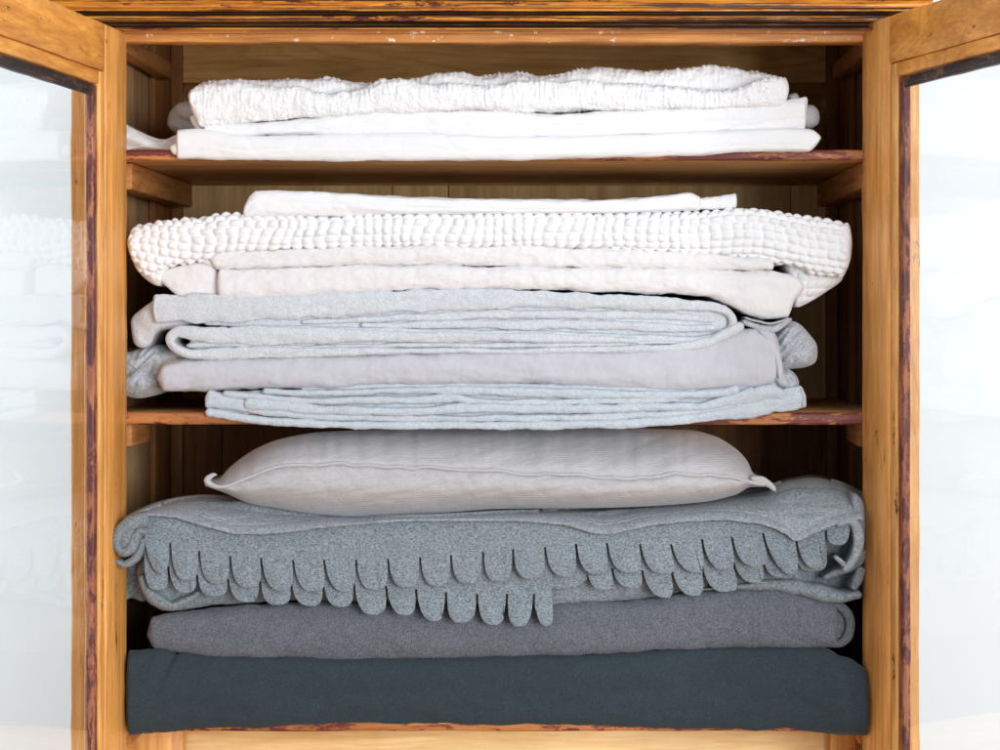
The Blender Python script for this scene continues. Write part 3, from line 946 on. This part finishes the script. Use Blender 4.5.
f_tw = wrinkles(1.2, 60, 9, 51, fuzz=0.4, crease=0.5)
towA = merge(
    slab([(190, 333), (300, 331), (500, 339), (700, 338)], [(190, 350), (300, 352), (500, 351), (700, 345)], d0=-0.006, R=0.004, disp=f_tw),
    ribbon([(744, 325, 8), (722, 336, 11), (690, 346, 9), (600, 350, 6), (500, 351, 5.5), (400, 351, 6), (300, 352, 9), (230, 353, 12), (195, 354, 9), (176, 349, 8), (170, 340, 8),
            (178, 332, 9), (200, 334, 14), (240, 336, 18), (300, 335.5, 16), (400, 336.5, 11), (520, 337.5, 9), (640, 341, 6)], d0=-0.014, disp=f_tw),
    ribbon([(186, 346, 6), (200, 345, 6), (230, 345, 4), (300, 347, 3), (420, 345, 5), (560, 345, 5), (690, 342, 4)], d0=-0.010, disp=f_tw))
obj('folded_towel', towA, M['towel'], label='pale grey towel whose rounded fold shows at its left end, just above the lilac cloth', cat='towel', group=G2)
towB = merge(
    slab([(200, 304), (500, 302), (731, 306)], [(200, 324), (320, 334), (500, 338), (731, 338)], d0=-0.003, R=0.004, disp=f_tw),
    ribbon([(152, 308.5, 26), (180, 308, 27), (240, 308, 27), (330, 304, 23), (430, 300, 20), (520, 299, 17), (620, 302, 14), (690, 305, 10), (718, 308, 9), (731, 316, 9), (732, 328, 9),
            (720, 336, 8), (690, 339.5, 7), (600, 336.5, 7), (500, 333.5, 6), (400, 331.5, 6), (260, 327, 5)], d0=-0.010, disp=f_tw),
    ribbon([(300, 322, 5), (400, 318, 7), (500, 314.5, 9), (600, 315, 8), (680, 317, 7), (714, 321, 5)], d0=-0.007, disp=f_tw),
    ribbon([(360, 325, 5), (430, 325, 7), (520, 324.5, 9), (620, 326, 9), (690, 328, 8), (716, 327, 6)], d0=-0.009, disp=f_tw),
    lump([(131, 327), (132, 318), (140, 310), (154, 300), (160, 296), (168, 300), (190, 320), (182, 328), (160, 331), (150, 345), (142, 348), (134, 343)], 0.0, 0.012, 0.15,
         disp=lambda x, y: 2.0 * np.sin((x - 0.8 * y) / 6.0) + noise(x / 3, y / 3, 4) * 0.4, center=(152, 320)),
    ribbon([(156, 297, 3), (154.5, 308, 3.5), (157, 322, 3.5)], d0=-0.0125, dback=0.01, R=0.002))
obj('folded_towel', towB, M['towel'], label='pale grey towel whose rounded fold shows at its right end, below the off white linen', cat='towel', group=G2)

f_ow = wrinkles(1.5, 42, 15, 71, diag=0.5, crease=0.7)
owA = merge(
    slab([(217, 271), (300, 268.5), (400, 266), (500, 268), (600, 268.5), (700, 270.5), (760, 272), (790, 275), (804, 283)],
         [(217, 298), (230, 301), (280, 299), (330, 296), (400, 291), (500, 289.5), (600, 291.5), (700, 296.5), (728, 304), (745, 315), (765, 320), (787, 318.5), (795, 300), (804, 291)],
         d0=-0.011, R=0.011, eL=3, eR=6, disp=f_ow, edge_wob=0.5),
    lump([(160, 280), (162, 271), (178, 266), (200, 262), (216, 268), (219, 284), (217, 298), (200, 298), (181, 297.5), (168, 288)], 0.0, 0.010, 0.15, n=4,
         disp=wrinkles(1.2, 30, 18, 73)))
obj('folded_tablecloth', owA, M['offwhite'], label='thick off white linen with a pointed left flap, above the grey towels', cat='tablecloth', group=G2)
owB = merge(
    slab([(209, 256), (216, 254), (300, 250), (400, 247), (500, 247), (600, 250), (700, 254.5), (774, 260)],
         [(209, 262), (217, 269), (300, 267), (400, 265), (500, 266.5), (600, 268), (700, 271), (774, 271)],
         d0=-0.009, R=0.008, eL=7, eR=5, disp=f_ow, edge_wob=0.4),
    lump([(200, 259), (207, 255), (216, 262), (214, 268), (203, 264)], -0.002, 0.006, 0.08))
obj('folded_tablecloth', owB, M['offwhite'], label='thin off white linen squeezed under the bobbled white bedspread', cat='tablecloth', group=G2)


def bobbles(seed, cu=11.0, cv=8.2, amp=4.8, shear=0.12):
    def f(x, v):
        xw = x + noise(x / 60, v / 30, seed) * 6 + noise(x / 17, v / 15, seed + 2) * 0.9 + shear * v
        vw = v + noise(x / 70, v / 40, seed + 4) * 3 + noise(x / 15, v / 19, seed + 6) * 0.7 + 26 * np.clip((215 - x) / 90, 0, 1) ** 1.5
        r = np.floor(vw / cv)
        brick = 0.3 * np.clip((np.abs(x - 480) - 170) / 120, 0, 1)
        fu = (xw / cu + 0.10 * np.sin(r * 2.1) + brick * (r % 2)) % 1.0
        fv = (vw / cv) % 1.0
        endw = np.clip((np.abs(x - 480) - 190) / 90, 0, 1)
        cd = 1 - 0.25 * np.clip((x - 660) / 80, 0, 1)
        rd = 0.55 + 0.40 * endw
        b = (1 - cd + cd * np.clip((1 - np.abs(2 * fu - 1) ** 2.0), 0, 1) ** 0.75) * ((1 - rd) + rd * np.clip(1 - np.abs(2 * fv - 1) ** 2.0, 0, 1) ** 0.75)
        k = 0.85 + 0.35 * noise(np.floor(xw / cu) * 0.73, r * 0.91, seed + 9)
        return b * amp * k + fbm(x / 45, v / 25, seed + 5) * 1.5 - amp * 0.5
    return f


pop = merge(
    slab([(127, 238), (132, 229), (150, 223), (200, 217), (240, 213), (300, 215), (400, 213), (500, 212), (600, 212), (700, 212), (740, 208), (780, 212), (820, 219), (852, 225)],
         [(127, 250), (134, 263), (146, 275), (158, 272), (170, 266), (200, 262), (250, 254), (300, 250), (400, 247), (500, 247), (600, 249.5), (700, 255), (750, 258), (790, 264), (815, 274), (840, 277), (852, 262)],
         d0=-0.010, R=0.016, eL=4, eR=5, disp=bobbles(5), tuck=0, step=1.0, nv=84, n=3.2),
    lump([(130, 250), (140, 248), (160, 256), (172, 262), (166, 276), (160, 286), (148, 281), (136, 268)], -0.002, 0.016, 0.12, disp=bobbles(8, 10, 8, 3.2)),
    lump([(786, 262), (810, 262), (838, 272), (842, 280), (826, 292), (808, 303), (796, 307), (794, 296), (790, 280)], 0.010, 0.012, 0.2, disp=bobbles(9, 10, 8, 3.2), rings=40))
obj('folded_bedspread', pop, M['popcorn'], label='white bobbled popcorn bedspread folded across the middle shelf stack', cat='bedspread', group=G2)
topw = merge(
    slab([(243, 209), (250, 196), (257, 190.5), (300, 191.5), (400, 196.5), (500, 199), (600, 199.5), (650, 197), (690, 193), (701, 197)],
         [(243, 218), (300, 217), (400, 215), (500, 213.5), (600, 213), (701, 211)], d0=-0.012, R=0.010, eL=2, eR=2, n=3.0, tuck=0, disp=wrinkles(1.2, 90, 12, 81, crease=0.7, lines=((17, 0.7, 2),))),
    slab([(690, 200), (715, 196), (737, 193.5)], [(690, 210), (737, 209)], d0=0.0, R=0.006, eL=2, eR=2, tuck=0, disp=wrinkles(0.8, 20, 12, 83)))
obj('folded_pillowcase', topw, M['white'], label='thin smooth white pillowcase lying on the bobbled bedspread', cat='pillowcase', group=G2)

# ------------------------------------------------------------------ linens, bottom shelf
G3 = 'grey linens on the bottom shelf'


def navy_folds(x, v):
    a = fbm(x / 110, v / 38, 91) * 2.4 + fbm(x / 22, v / 16, 93) * 0.7
    c = 178 - v * 0.42                                   # slanting tuck near the left end
    a = a - 5.5 * np.exp(-((x - c) / 4.0) ** 2) * np.clip(1 - v / 62, 0, 1) + 3.0 * np.exp(-((x - c + 12) / 9) ** 2) * np.clip(1 - v / 80, 0, 1)
    c2 = 838 + v * 0.18                                  # and a softer one at the right
    a = a - 3.5 * np.exp(-((x - c2) / 7.0) ** 2) * np.clip(1 - v / 70, 0, 1)
    return a + 1.2 * np.exp(-((v - 76) / 2.0) ** 2) * (noise(x / 40, v * 0, 95) > -0.2)


navy = merge(
    slab([(126, 651), (150, 650), (200, 653), (330, 659), (400, 659.5), (500, 657), (600, 654), (700, 649.5), (800, 647.5), (830, 651), (848, 659), (869, 672)],
         [(126, 735.5), (150, 733.5), (250, 729), (350, 726), (480, 725), (600, 727), (700, 729), (800, 732.5), (869, 737.5)],
         d0=[(126, -0.018), (200, -0.012), (780, -0.012), (869, -0.026)], R=0.018, eL=3, eR=4, n=3.0, nv=40, floor=F3,
         disp=navy_folds))
obj('folded_blanket', navy, M['navy'], label='plain dark slate blanket, the thick one lying directly on the bottom shelf', cat='blanket', group=G3)


def seamed(f, xs):
    """adds an upright stitched seam"""
    def g2(x, v):
        c = xs + 0.02 * v
        return f(x, v) - 1.3 * np.exp(-((x - c) / 0.9) ** 2) + 0.9 * np.exp(-((x - c + 3) / 1.8) ** 2)
    return g2


drk = merge(
    slab([(147, 630), (152, 618), (200, 611), (330, 603), (500, 606), (620, 602), (700, 592), (760, 590), (800, 592), (826, 599), (838, 606)],
         [(147, 641), (156, 650), (200, 655), (300, 659.5), (400, 660), (500, 657), (600, 653), (700, 648.5), (800, 648), (838, 648)],
         d0=-0.012, R=0.016, eL=6, eR=4, n=2.6, nv=34, disp=seamed(wrinkles(2.0, 80, 24, 101, fuzz=0.3, crease=0.8), 757)),
    ribbon([(822, 602, 4), (838, 606, 8), (848, 615, 9), (850, 629, 9), (844, 641, 8), (830, 646, 5)], d0=-0.003, dback=0.2, R=0.004),
    lump([(822, 606), (842, 609), (848, 626), (842, 642), (828, 647), (820, 630)], 0.0005, 0.01, 0.2))
obj('folded_blanket', drk, M['dark'], label='dark charcoal marl blanket between the dark slate blanket and the scalloped one', cat='blanket', group=G3)

scb = bpy.data.objects.new('scalloped_blanket', None)
COL.objects.link(scb)
scb.location = (S(490), 0.12, Z(612))
tag(scb, 'slate grey marl blanket with two rows of scalloped tabs, under the pillow', 'blanket', G3)
f_sc = wrinkles(1.4, 50, 18, 111, fuzz=0.3, crease=0.6)
body = merge(
    slab([(136, 560), (150, 545), (220, 545), (500, 540), (700, 530), (820, 520), (864, 530)],
         [(136, 585), (146, 600), (166, 611), (220, 605), (300, 601), (360, 603), (450, 606), (560, 610), (620, 602), (680, 594), (720, 591), (775, 590), (820, 599), (846, 602), (864, 598)],
         d0=[(136, -0.008), (795, -0.008), (828, 0.022), (864, 0.022)], R=0.018, eL=10, eR=5, nv=34, disp=f_sc),
    slab([(127, 530), (160, 508), (205, 502), (500, 515), (700, 505), (770, 496), (800, 488), (840, 490), (862, 505)],
         [(127, 560), (864, 560)], d0=0.004, R=0.02, eL=8, eR=5, disp=f_sc, x0=127, x1=862),
    lump([(127, 560), (136, 552), (150, 570), (146, 600), (132, 598), (122, 598)], 0.012, 0.012, 0.2),
    # rolled lower right fold
    ribbon([(700, 589, 2), (735, 587, 5), (765, 585, 10), (790, 585.5, 14), (815, 591, 15), (840, 597, 10), (862, 595, 6)], d0=[(700, -0.009), (770, -0.0135), (862, -0.020)], dback=0.2, R=0.008, disp=f_sc),
    ribbon([(822, 578, 5), (834, 573, 7), (848, 568, 9), (860, 560, 8), (864, 548, 6)], d0=-0.010, dback=0.2, R=0.006, disp=f_sc),
    ribbon([(852, 590, 7), (858, 578, 9), (862, 566, 9)], d0=-0.012, dback=0.2, R=0.006, disp=f_sc),
    # lower left roll
    ribbon([(141, 574, 8), (146, 588, 10), (158, 600, 12), (172, 606, 10), (186, 600, 8), (200, 592, 5)], d0=-0.018, dback=0.15, R=0.008, disp=f_sc))
obj('folded_body', body, M['scallop'], scb)

SL = [(143, 534), (170, 543), (199, 551), (230, 556), (261, 558), (293, 560), (324, 560), (356, 560), (388, 559), (420, 557), (451, 555), (483, 552), (513, 549),
      (545, 547), (576, 544), (607, 543), (640, 544), (671, 544), (702, 539), (732, 537), (763, 533), (796, 538), (826, 530), (851, 524)]
TIP1 = [(156, 574), (185, 581), (215, 584), (245, 588), (277, 591), (308, 592), (340, 592), (372, 590), (404, 588), (436, 587), (467, 584), (498, 582), (529, 579), (560, 577),
        (592, 575), (623, 573), (655, 574), (686, 573), (717, 570), (748, 567), (780, 575), (811, 569), (838, 545)]
HEM = [(120, 524), (135, 517), (150, 514), (175, 517), (205, 526), (240, 534), (280, 532), (340, 524.5), (420, 519), (500, 519), (560, 523), (603, 534), (650, 525), (720, 519.5),
       (760, 524), (785, 534), (796, 541), (815, 533), (835, 525), (858, 519)]


def scallop_row(slits, tips, gap=1.1, p=2.9):
    xs, yl, fr = [], [], []
    for k in range(len(slits) - 1):
        a, ya = slits[k]
        b, yb = slits[k + 1]
        f = (1 - np.cos(np.linspace(0, np.pi, 26))) / 2
        x = a + gap + (b - a - 2 * gap) * f
        ys = ya + (yb - ya) * f
        # the tabs lean a little, as if cut on a slant
        y = ys + (tips[k][1] - ys) * np.clip(1 - np.abs(2 * f - 1) ** p, 0, 1) ** (1 / p)
        xs.append(x)
        yl.append(y)
        fr.append(f)
        if k < len(slits) - 2:
            xs.append(np.array([b - gap * 0.4, b + gap * 0.4]))
            yl.append(np.array([yb, yb]))
            fr.append(np.array([0.0, 0.0]))
    return np.concatenate(xs), np.concatenate(yl), np.concatenate(fr)


def row_geo(slits, tips, d_top, d_bot, seed, lift=2.2, cut=None):
    x, yl, fr = scallop_row(slits, tips)
    ytop = curve(HEM, x) - 3
    sl = curve(slits, x)

    def dcol(px, py, v):
        # each tab is cupped towards the viewer below the slits; left edges stand off a little more
        down = np.clip((py - sl[:, None]) / 22.0, 0, 1)
        return down * (lift * np.sin(np.pi * fr)[:, None] + 1.8 * (1 - fr)[:, None] + 3.6 * noise(np.floor(x / 31.5)[:, None] * 0.91 + 0 * py, 0 * py, seed + 3)) * (1.0 + 0.4 * down) + 0.8 * noise(px / 25, py / 14, seed)
    return sheet(x, ytop, yl, np.full(len(x), d_top) if np.isscalar(d_top) else curve(d_top, x), np.full(len(x), d_bot) if np.isscalar(d_bot) else curve(d_bot, x), nv=30, bow=3.0, dcol=dcol, thick=1.3, ymid=curve(slits, x), lean=curve([(140, 2), (200, 3), (300, 4), (450, 1), (530, 0), (560, 3), (620, 7), (760, 9), (800, 4), (862, 2)], x) + noise(np.floor(x / 31.5) * 0.77, x * 0, seed) * 4.5)


SL2 = [(143, 556), (168, 566), (197, 575), (228, 579), (260, 580), (291, 582), (323, 582), (354, 584), (386, 586), (416, 589), (446, 592), (477, 594), (507, 594), (534, 594), (553, 596)]
TIP2 = [(156, 590), (183, 593), (213, 596), (244, 602), (275, 605), (307, 606), (339, 607), (370, 615), (401, 615.5), (431, 621), (461, 623), (492, 625), (520, 626.5), (546, 626)]
SL3 = [(586, 566), (612, 568), (642, 570), (671, 567), (702, 565), (733, 560), (763, 560), (796, 556), (828, 556)]
TIP3 = [(600, 590), (628, 588), (662, 598), (692, 596), (718, 592), (748, 583), (779, 578), (812, 571)]
obj('scalloped_edge', row_geo(SL, TIP1, -0.020, [(140, -0.020), (200, -0.024), (862, -0.024)], 121), M['scallop'], scb,
    label='upper row of rounded tabs')
obj('scalloped_edge', row_geo(SL2, TIP2, -0.014, -0.0195, 123), M['scallop'], scb, label='lower left row of rounded tabs ending in a straight cut')
obj('scalloped_edge', row_geo(SL3, TIP3, -0.014, -0.0175, 125), M['scallop'], scb, label='lower right row of rounded tabs')
# flat edge between the two lower rows
xx = np.linspace(540, 596, 40)
obj('scalloped_edge', sheet(xx, np.full(40, 545.0), curve([(540, 587), (560, 589), (575, 587), (586, 580), (596, 570)], xx), np.full(40, -0.013), np.full(40, -0.016), nv=14, thick=2.2), M['scallop'], scb)

# top layer with a stitched hem lying over the tabs
x = np.linspace(124, 863, 520)
yh = curve(HEM, x)
yt = curve([(124, 519), (135, 513), (160, 503), (185, 498), (205, 496.5), (240, 499), (280, 506), (400, 515), (500, 510), (600, 507), (700, 499), (760, 489), (790, 480), (812, 477), (840, 483), (863, 494)], x)


def hemcol(px, py, v):
    up = yh[:, None] - py
    lip = 1.6 * np.exp(-((up - 3) / 4.0) ** 2) - 1.8 * np.exp(-((up - 9.0) / 0.8) ** 2) - 1.2 * np.exp(-((up - 12.0) / 0.8) ** 2)
    return lip + fbm(px / 60, py / 9, 131) * 1.6 + noise(px / 3, py / 3, 133) * 0.25


top = sheet(x, yt, yh, np.full(len(x), 0.075), np.full(len(x), -0.029), nv=44, dcol=hemcol, thick=3.0, bow=7.0, pw=0.45)
obj('top_layer', top, M['hem'], scb)
# right corner flap folded down
obj('corner_flap', merge(ribbon([(836, 525, 5), (848, 521, 7), (856, 526, 9), (859, 540, 9), (856, 554, 9), (848, 566, 8), (842, 570, 4)], d0=-0.030, dback=0.02, R=0.005, disp=f_sc),
                         ribbon([(846, 566, 5), (840, 561, 5), (834, 556, 4)], d0=-0.031, dback=0.0, R=0.004),
                         lump([(852, 495), (862, 500), (865, 515), (864, 545), (860, 560), (853, 530)], -0.018, 0.012, 0.1, disp=f_sc)), M['hem'], scb)
# left end rolled forward over the door edge
obj('rolled_end', merge(
    ribbon([(146, 534, 6), (140, 531, 7), (135, 537, 9), (131, 548, 10), (124, 553, 9), (118, 549, 9), (116, 540, 10), (121, 530, 12), (132, 523, 13), (148, 520, 12)], d0=-0.046, dback=0.02, R=0.008, disp=f_sc),
    lump([(114, 540), (124, 522), (140, 520), (142, 530), (134, 545), (124, 556), (115, 552)], -0.042, 0.012, 0.02, disp=f_sc),
    ribbon([(114, 560, 6), (124, 564, 7), (134, 559, 7), (140, 549, 6), (142, 538, 5)], d0=-0.036, dback=0.02, R=0.005, disp=f_sc)), M['scallop'], scb)

# pillow
seam = [(205, 484), (218, 487), (240, 481.5), (270, 470), (300, 465.5), (330, 464.5), (400, 467), (500, 471), (580, 475.5), (640, 478.5), (690, 474.5), (720, 475.5), (750, 481), (776, 489)]
ptop = [(205, 482), (216, 481), (228, 469), (240, 459), (260, 446.5), (280, 439), (320, 432), (400, 429), (500, 428), (600, 428), (690, 430), (712, 435), (735, 448), (748, 462), (753, 473), (765, 480), (776, 487)]
pbot = [(205, 486), (225, 493), (250, 503.5), (275, 508), (310, 513.5), (360, 517), (430, 514), (500, 509), (600, 508), (700, 502.5), (735, 495), (752, 487), (765, 487), (776, 492)]
px = np.linspace(205, 776, 400)
sy, ty, by_ = curve(seam, px), curve(ptop, px), curve(pbot, px)
sy = sy + noise(px / 11, px * 0, 141) * 1.5 + noise(px / 37, px * 0, 142) * 1.2
pv = []
nvp = 46
for side in (0, 1):
    v = np.linspace(0, 1, nvp)
    tgt = ty if side == 0 else by_
    py = sy[:, None] + (tgt - sy)[:, None] * v[None]
    hgt = np.abs(tgt - sy) / 40.0
    if side == 0:
        d = -0.030 + 0.085 * (hgt[:, None] * 0.6 + 0.4) * v[None] ** 1.7
    else:
        d = -0.030 - 0.010 * np.sin(np.pi * np.clip(v[None] * 1.0, 0, 1)) * np.clip(hgt, 0, 1)[:, None] + 0.03 * v[None] ** 3
    P_ = px[:, None] + 0 * py
    dist = np.abs(py - sy[:, None])
    sgn = 1 if side == 0 else -1
    radial = (fbm(P_ / 55 + (py - 470) / 30, py / 22, 143) * 2.2 + 2.4 * noise((P_ + sgn * dist * 0.7) / 12, dist / 60, 145 + side) * np.exp(-dist / 11) + 2.6 * noise(P_ / 80, py / 50, 151)
              + 0.7 * noise((P_ - dist) / 24, dist / 30, 147 + side)
              - 0.6 * np.exp(-np.abs(noise((P_ + 1.1 * py) / 60, (py - 0.2 * P_) / 26, 149)) / 0.04))
    env = np.clip(v * 6, 0, 1)[None] * np.clip((1 - v) * 5 + 0.1, 0, 1)[None]
    d = d - radial * 0.001 * env
    pv.append(np.stack([S(P_, d), d, Z(py, d)], -1))
V0, V1 = pv
# one closed skin: seam row shared visually; back closes with a flat tuck
n0 = V0.reshape(-1, 3)
n1 = V1.reshape(-1, 3)
F = grid_faces(400, nvp) + grid_faces(400, nvp, off=len(n0))
bk = 2 * len(n0)
back_t = V0[:, -1].copy()
back_t[:, 1] = 0.30
back_t[:, 2] -= 0.025
back_t[:, 2] = np.maximum(back_t[:, 2], V1[:, -1, 2] + 0.001)
back_b = V1[:, -1].copy()
back_b[:, 1] = 0.30
Vp = np.vstack([n0, n1, back_t, back_b])
for i in range(399):
    a, b = i * nvp + nvp - 1, (i + 1) * nvp + nvp - 1
    F.append((a, b, bk + i + 1, bk + i))
    F.append((len(n0) + b, len(n0) + a, bk + 400 + i, bk + 400 + i + 1))
    F.append((bk + i, bk + i + 1, bk + 400 + i + 1, bk + 400 + i))
pil = obj('pillow', (Vp, F), M['pillow'], label='plump grey linen pillow with a seamed flange edge, resting on the scalloped blanket', cat='pillow')
seam_path = [(a, b, 3.2) for a, b in zip(px[::8], sy[::8])]
obj('seam', ribbon(seam_path, d0=-0.0345, dback=-0.027, R=0.002, nv=8, step=2), M['pillow'], pil)
obj('flange_corner', ribbon([(222, 488, 3), (212, 485, 5), (207, 480, 6), (212, 475, 4), (217, 474.5, 2)], d0=-0.034, dback=-0.026, R=0.003, nv=10), M['pillow'], pil)
obj('flange_corner', ribbon([(750, 478, 4), (762, 481, 7), (770, 485, 6), (776, 491, 4)], d0=-0.034, dback=-0.02, R=0.003, nv=10), M['pillow'], pil)
